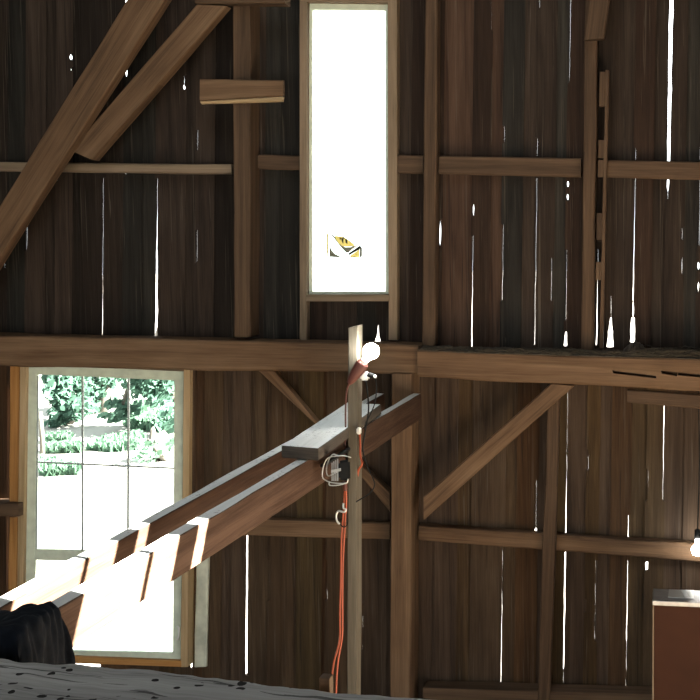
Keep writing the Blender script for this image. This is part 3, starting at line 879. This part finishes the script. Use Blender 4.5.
for i in range(90):
    t = i / 89; x = 419 + 301 * t; base = onY(x, 352.5 + (x - 417) * 10 / 343, D - .33)
    mat_rings.append([Vector((base.x, D - .325 + .315 * q / 9, base.z + .008 + (.022 * math.sin(math.pi * q / 9) + .004) * (1 + .6 * noise.noise(Vector((x * .15, q * .6, 2)))))) for q in range(10)] + [Vector((base.x, D - .01, base.z + .006)), Vector((base.x, D - .325, base.z + .006))])
me = bpy.data.meshes.new('t'); r = loft(mat_rings); r.to_mesh(me); r.free(); bm.from_mesh(me); bpy.data.meshes.remove(me)
o = link('hay', bm, M_HAY, uv=False); o['kind'] = 'stuff'; o['label'] = 'loose old hay and twigs along the top of the right tie beam'; o['category'] = 'hay'
bm = bmesh.new()
rings = []
for i in range(40):
    t = i / 39; x = 621 + 29 * t; base = onY(x, 352.5 + (x - 417) * 10 / 343, D - .2)
    hgt = (.10 * math.sin(math.pi * t) ** .6 + .012) * (1 + .3 * noise.noise(Vector((x * .2, 0, 0))))
    rings.append([Vector((base.x, D - .30 + .28 * (1 - math.cos(math.pi * q / 11)) / 2, base.z + hgt * math.sin(math.pi * q / 11) * (1 + .35 * noise.noise(Vector((x * .3, q * .5, 1)))) - .004)) for q in range(12)])
o = link('hay_clump', loft(rings), M_HAYMASS, smooth=True, uv=False)
tag(o, 'brown clump of old hay on the right tie beam below the two wide slits', 'hay')
# ------------------------------------------------------------------ right wall, its unseen gap and added slats shaping the sun stripes; open back
SUN = Vector((1.0, 1.0, .66))
p1, p2 = onX(83, 599, XRR), onX(73, 648, XRR)
p3, p4 = onX(209, 516.5, XRR), onX(198, 560, XRR)
q1, q2 = onX(14, 601, XLL), onX(131, 536.5, XLL)
print('lit R near', p1, p2, 'far', p3, p4, 'lit L', q1, q2, 'XRR', XRR, 'XLL', XLL)
ry = ((p1.y - q1.y) + (p3.y - q2.y)) / 2 / (XRR - XLL)
print('sun dy/dx', ry)
SUN.y = .1
slant = .9 * .5 * ((p2.y - p1.y) / (p2.z - p1.z) + (p4.y - p3.y) / (p4.z - p3.z))
print('slant', slant)
kx = (XR - XRR)
sY = lambda p: p.y - slant * (p.z - p1.z)     # slanted coordinate
bandpts = [onX(180, 535.7, XRR), onX(199, 525.4, XRR), onX(154, 553, XRR), onX(149, 557, XRR)]
print('bands', [round(sY(b), 3) for b in bandpts], sY(p1), sY(p3))
lit = [(sY(p1), sY(bandpts[3])), (sY(bandpts[2]), sY(bandpts[0])), (sY(bandpts[1]), sY(p3))]
zlo, zhi = p2.z - .12, p1.z + .30
sh = Vector((kx, SUN.y * kx, SUN.z * kx))
Zl, Zh = zlo + sh.z, zhi + sh.z
ylo = min(lit[0][0] + slant * (zz - p1.z) for zz in (zlo, zhi)) + sh.y - .25
yhi = max(lit[-1][1] + slant * (zz - p1.z) for zz in (zlo, zhi)) + sh.y + .25
print('opening', ylo, yhi, Zl, Zh, 'ZTOP', ZTOP)
bm = bmesh.new(); T = .03
DR = (3.8, 7.2, 2.0)                              # unseen side opening added for warm light on the lower wall (y0, y1, height)
box(bm, (XR, YB, DR[2]), (XR + T, D + .05, Zl)); box(bm, (XR, YB, Zh), (XR + T, D + .05, ZTOP))
box(bm, (XR, YB, Zl), (XR + T, ylo, Zh)); box(bm, (XR, yhi, Zl), (XR + T, D + .05, Zh))
box(bm, (XR, YB, 0), (XR + T, DR[0], DR[2])); box(bm, (XR, DR[1], 0), (XR + T, D + .05, DR[2]))
struct(link('wall_right', bm, M_PLAINWALL, axis=(0, 0, 1)))


def slat(s0, s1):
    ps = []
    for (s, z) in ((s0, zlo), (s1, zlo), (s1, zhi), (s0, zhi)):
        ps.append(Vector((XR, s + slant * (z - p1.z), z)) + Vector((0, sh.y, sh.z)))
    return loft([ps, [p + Vector((.012, 0, 0)) for p in ps]])


edges = [lit[0][0] - .9] + [e for ab in lit for e in ab] + [lit[-1][1] + .9]
for i in range(0, len(edges), 2):
    o = link('stripe_slat', slat(edges[i], edges[i + 1]), M_BROWN, axis=(0, 0, 1)); struct(o)  # added unseen slats that shape the sun stripes on the rails
# back wall: a header and two side pieces around a wide unseen opening sized for ambient light
bm = bmesh.new()
BT = 4.4
box(bm, (XL, YB - .03, BT), (XR, YB, ZTOP)); box(bm, (XL, YB - .03, 0), (XL + .5, YB, BT)); box(bm, (XR - .5, YB - .03, 0), (XR, YB, BT))
struct(link('wall_back', bm, M_PLAINWALL, axis=(0, 0, 1)))

# ------------------------------------------------------------------ outdoors
bm = bmesh.new(); GZ = -.12
box(bm, (-120, -60, GZ - .1), (90, 160, GZ))
g = link('ground', bm, M_GRAVEL, uv=False); struct(g)


def gp(x, y): return onZ(x, y, GZ)


def lawn(pts, label):
    bm = bmesh.new(); ps = [gp(x, y) for x, y in pts]; c = sum(ps, Vector()) / len(ps); rnd = random.Random(len(label))
    for i in range(700):
        i0 = rnd.randrange(len(ps)); a, b_ = ps[i0], ps[(i0 + 1) % len(ps)]
        u, v = rnd.random(), math.sqrt(rnd.random()); p = c.lerp(a.lerp(b_, u), v)
        h = rnd.uniform(.06, .2); w = rnd.uniform(.03, .08); an = rnd.uniform(0, 6.28); d = Vector((math.cos(an), math.sin(an), 0)) * w
        t = p + Vector((rnd.uniform(-.1, .1), rnd.uniform(-.1, .1), h))
        v0, v1, v2, v3 = (bm.verts.new(q) for q in (p - d, p + d, t + d * .3, t - d * .3)); bm.faces.new((v0, v1, v2, v3))
    o = link('grass_patch', bm, M_LEAF2, uv=False); o['kind'] = 'stuff'; o['label'] = label; o['category'] = 'grass'


lawn([(88, 450), (98, 444), (128, 440), (140, 438), (146, 444), (142, 450), (110, 453)], 'patch of green grass behind the middle column of the large window')
lawn([(40, 464), (58, 466), (78, 472), (76, 475), (42, 477)], 'patch of green grass low behind the left column of the large window')
lawn([(46, 441), (72, 440), (70, 444), (46, 444)], 'thin green grass strip far behind the left column of the large window')
lawn([(46, 451), (80, 449), (81, 453), (46, 454)], 'thin green grass strip nearer behind the left column of the large window')
lawn([(130, 405), (180, 402), (182, 432), (160, 433), (138, 431), (122, 425)], 'broad green bank of grass behind the right column of the large window')


def tree(base_px, blobs, label, mat, nleaf, size, trunk_h):
    t = empty('tree'); tag(t, label, 'tree', None)
    b = gp(*base_px); rnd = random.Random(int(base_px[0] * 7))
    bm = bmesh.new()
    Y0 = b.y
    cs = []
    for (x0, x1, y0, y1) in blobs:
        p, q = onY(x0, y1, Y0), onY(x1, y0, Y0); cs.append(((p + q) / 2, (q.x - p.x) / 2, (q.z - p.z) / 2))
    tot = sum(c[1] * c[2] for c in cs)
    for c, rx, rz in cs:
        for i in range(int(nleaf * rx * rz / tot)):
            while True:
                u = Vector((rnd.uniform(-1, 1), rnd.uniform(-1, 1), rnd.uniform(-1, 1)))
                if u.length < 1: break
            if noise.noise(Vector((u.x * 2.4 + c.x, u.y * 2, u.z * 2.4 + c.z))) < -.12: continue
            p = c + Vector((u.x * rx, u.y * max(rx, 1.0), u.z * rz))
            n = Vector((rnd.gauss(0, 1), rnd.gauss(0, 1), rnd.gauss(0, 1))).normalized(); a = n.orthogonal().normalized() * size * rnd.uniform(.6, 1.3); e = n.cross(a) * .6
            vs = [bm.verts.new(q) for q in (p - a, p + e, p + a, p - e)]; bm.faces.new(vs)
    link('foliage', bm, mat, t, uv=False)
    pts = [b + Vector((0, 0, -.05))]; top = max(c[0].z for c in cs)
    for i in range(1, 7): pts.append(b + Vector((.12 * math.sin(i * 1.3), .1 * math.cos(i), trunk_h * i / 6)))
    bm = tube_bm(pts, [.16 - .018 * i for i in range(7)], 10)
    for i, (c, rx, rz) in enumerate(cs): tube_bm(smoothpath([pts[3 + i % 3], (pts[4] + c) / 2 + Vector((0, 0, .3)), c], 5), .04, 6, bm)
    link('trunk', bm, M_BARK, t, smooth=True, uv=False)
    return t


tree((66, 424), [(54, 82, 350, 412), (60, 84, 396, 420), (58, 72, 412, 426)], 'leafy green tree outside behind the left column of the large window', M_LEAF, 2600, .10, 2.4)
tree((100, 412), [(84, 112, 340, 400), (92, 106, 398, 414), (104, 122, 352, 384)], 'leafy green tree outside behind the middle column of the large window', M_LEAF, 2400, .09, 3.0)
tree((168, 432), [(128, 160, 345, 396), (150, 184, 350, 408), (168, 184, 400, 434), (112, 130, 396, 422)], 'leafy green tree outside behind the right column of the large window', M_LEAF, 2900, .10, 3.0)
tree((158, 461), [(144, 168, 438, 460)], 'low ragged shrub outside behind the right column of the large window', M_LEAF2, 220, .07, .5)
fp = gp(42.5, 458); f_top = onY(42, 412, fp.y)
bm = tube_bm([Vector((fp.x, fp.y, GZ - .02)), Vector((fp.x, fp.y, (fp.z + f_top.z) / 2)), Vector((fp.x - .02, fp.y, f_top.z))], [.05, .045, .04], 8)
o = link('fence_post', bm, M_BARK, smooth=True, uv=False); tag(o, 'thin weathered fence post outside, seen at the left edge of the large window', 'post')

for o in list(COL.objects):
    k = o.name.split('.')[0]; g = {'girt': 'horizontal rails of the plank wall', 'brace': 'diagonal braces of the barn frame', 'post': 'posts of the barn frame', 'tie_beam': 'tie beams of the barn frame', 'tree': 'trees outside the large window', 'stud': 'studs of the plank wall', 'bulb_lamp': 'lit bulbs', 'extension_cord': 'orange cords on the pole', 'black_cable': 'black cables on the pole', 'cable_clip': 'white clips on the pole'}.get(k)
    if g and 'category' in o and o['category'] in ('rail', 'brace', 'post', 'beam', 'tree', 'stud', 'lamp', 'cord', 'cable', 'clip'): o['group'] = g
# ------------------------------------------------------------------ light
w = bpy.data.worlds.new('world'); sc.world = w; w.use_nodes = True
bg = w.node_tree.nodes['Background']; bg.inputs['Color'].default_value = (.93, .98, 1.0, 1); bg.inputs['Strength'].default_value = 3.8
sl = bpy.data.lights.new('sun', 'SUN'); so = bpy.data.objects.new('sun', sl); COL.objects.link(so)
sl.energy = 165; sl.angle = math.radians(.25); sl.color = (1, .95, .86)
so.rotation_euler = SUN.to_track_quat('Z', 'Y').to_euler()

sc.view_settings.view_transform = 'Standard'; sc.view_settings.look = 'None'; sc.view_settings.gamma = 1
sc.view_settings.use_curve_mapping = False; sc.view_settings.exposure = 0.0
sc.cycles.use_denoising = True
sc.cycles.max_bounces = 8; sc.cycles.diffuse_bounces = 5; sc.cycles.transparent_max_bounces = 12
sc.cycles.sample_clamp_indirect = 8
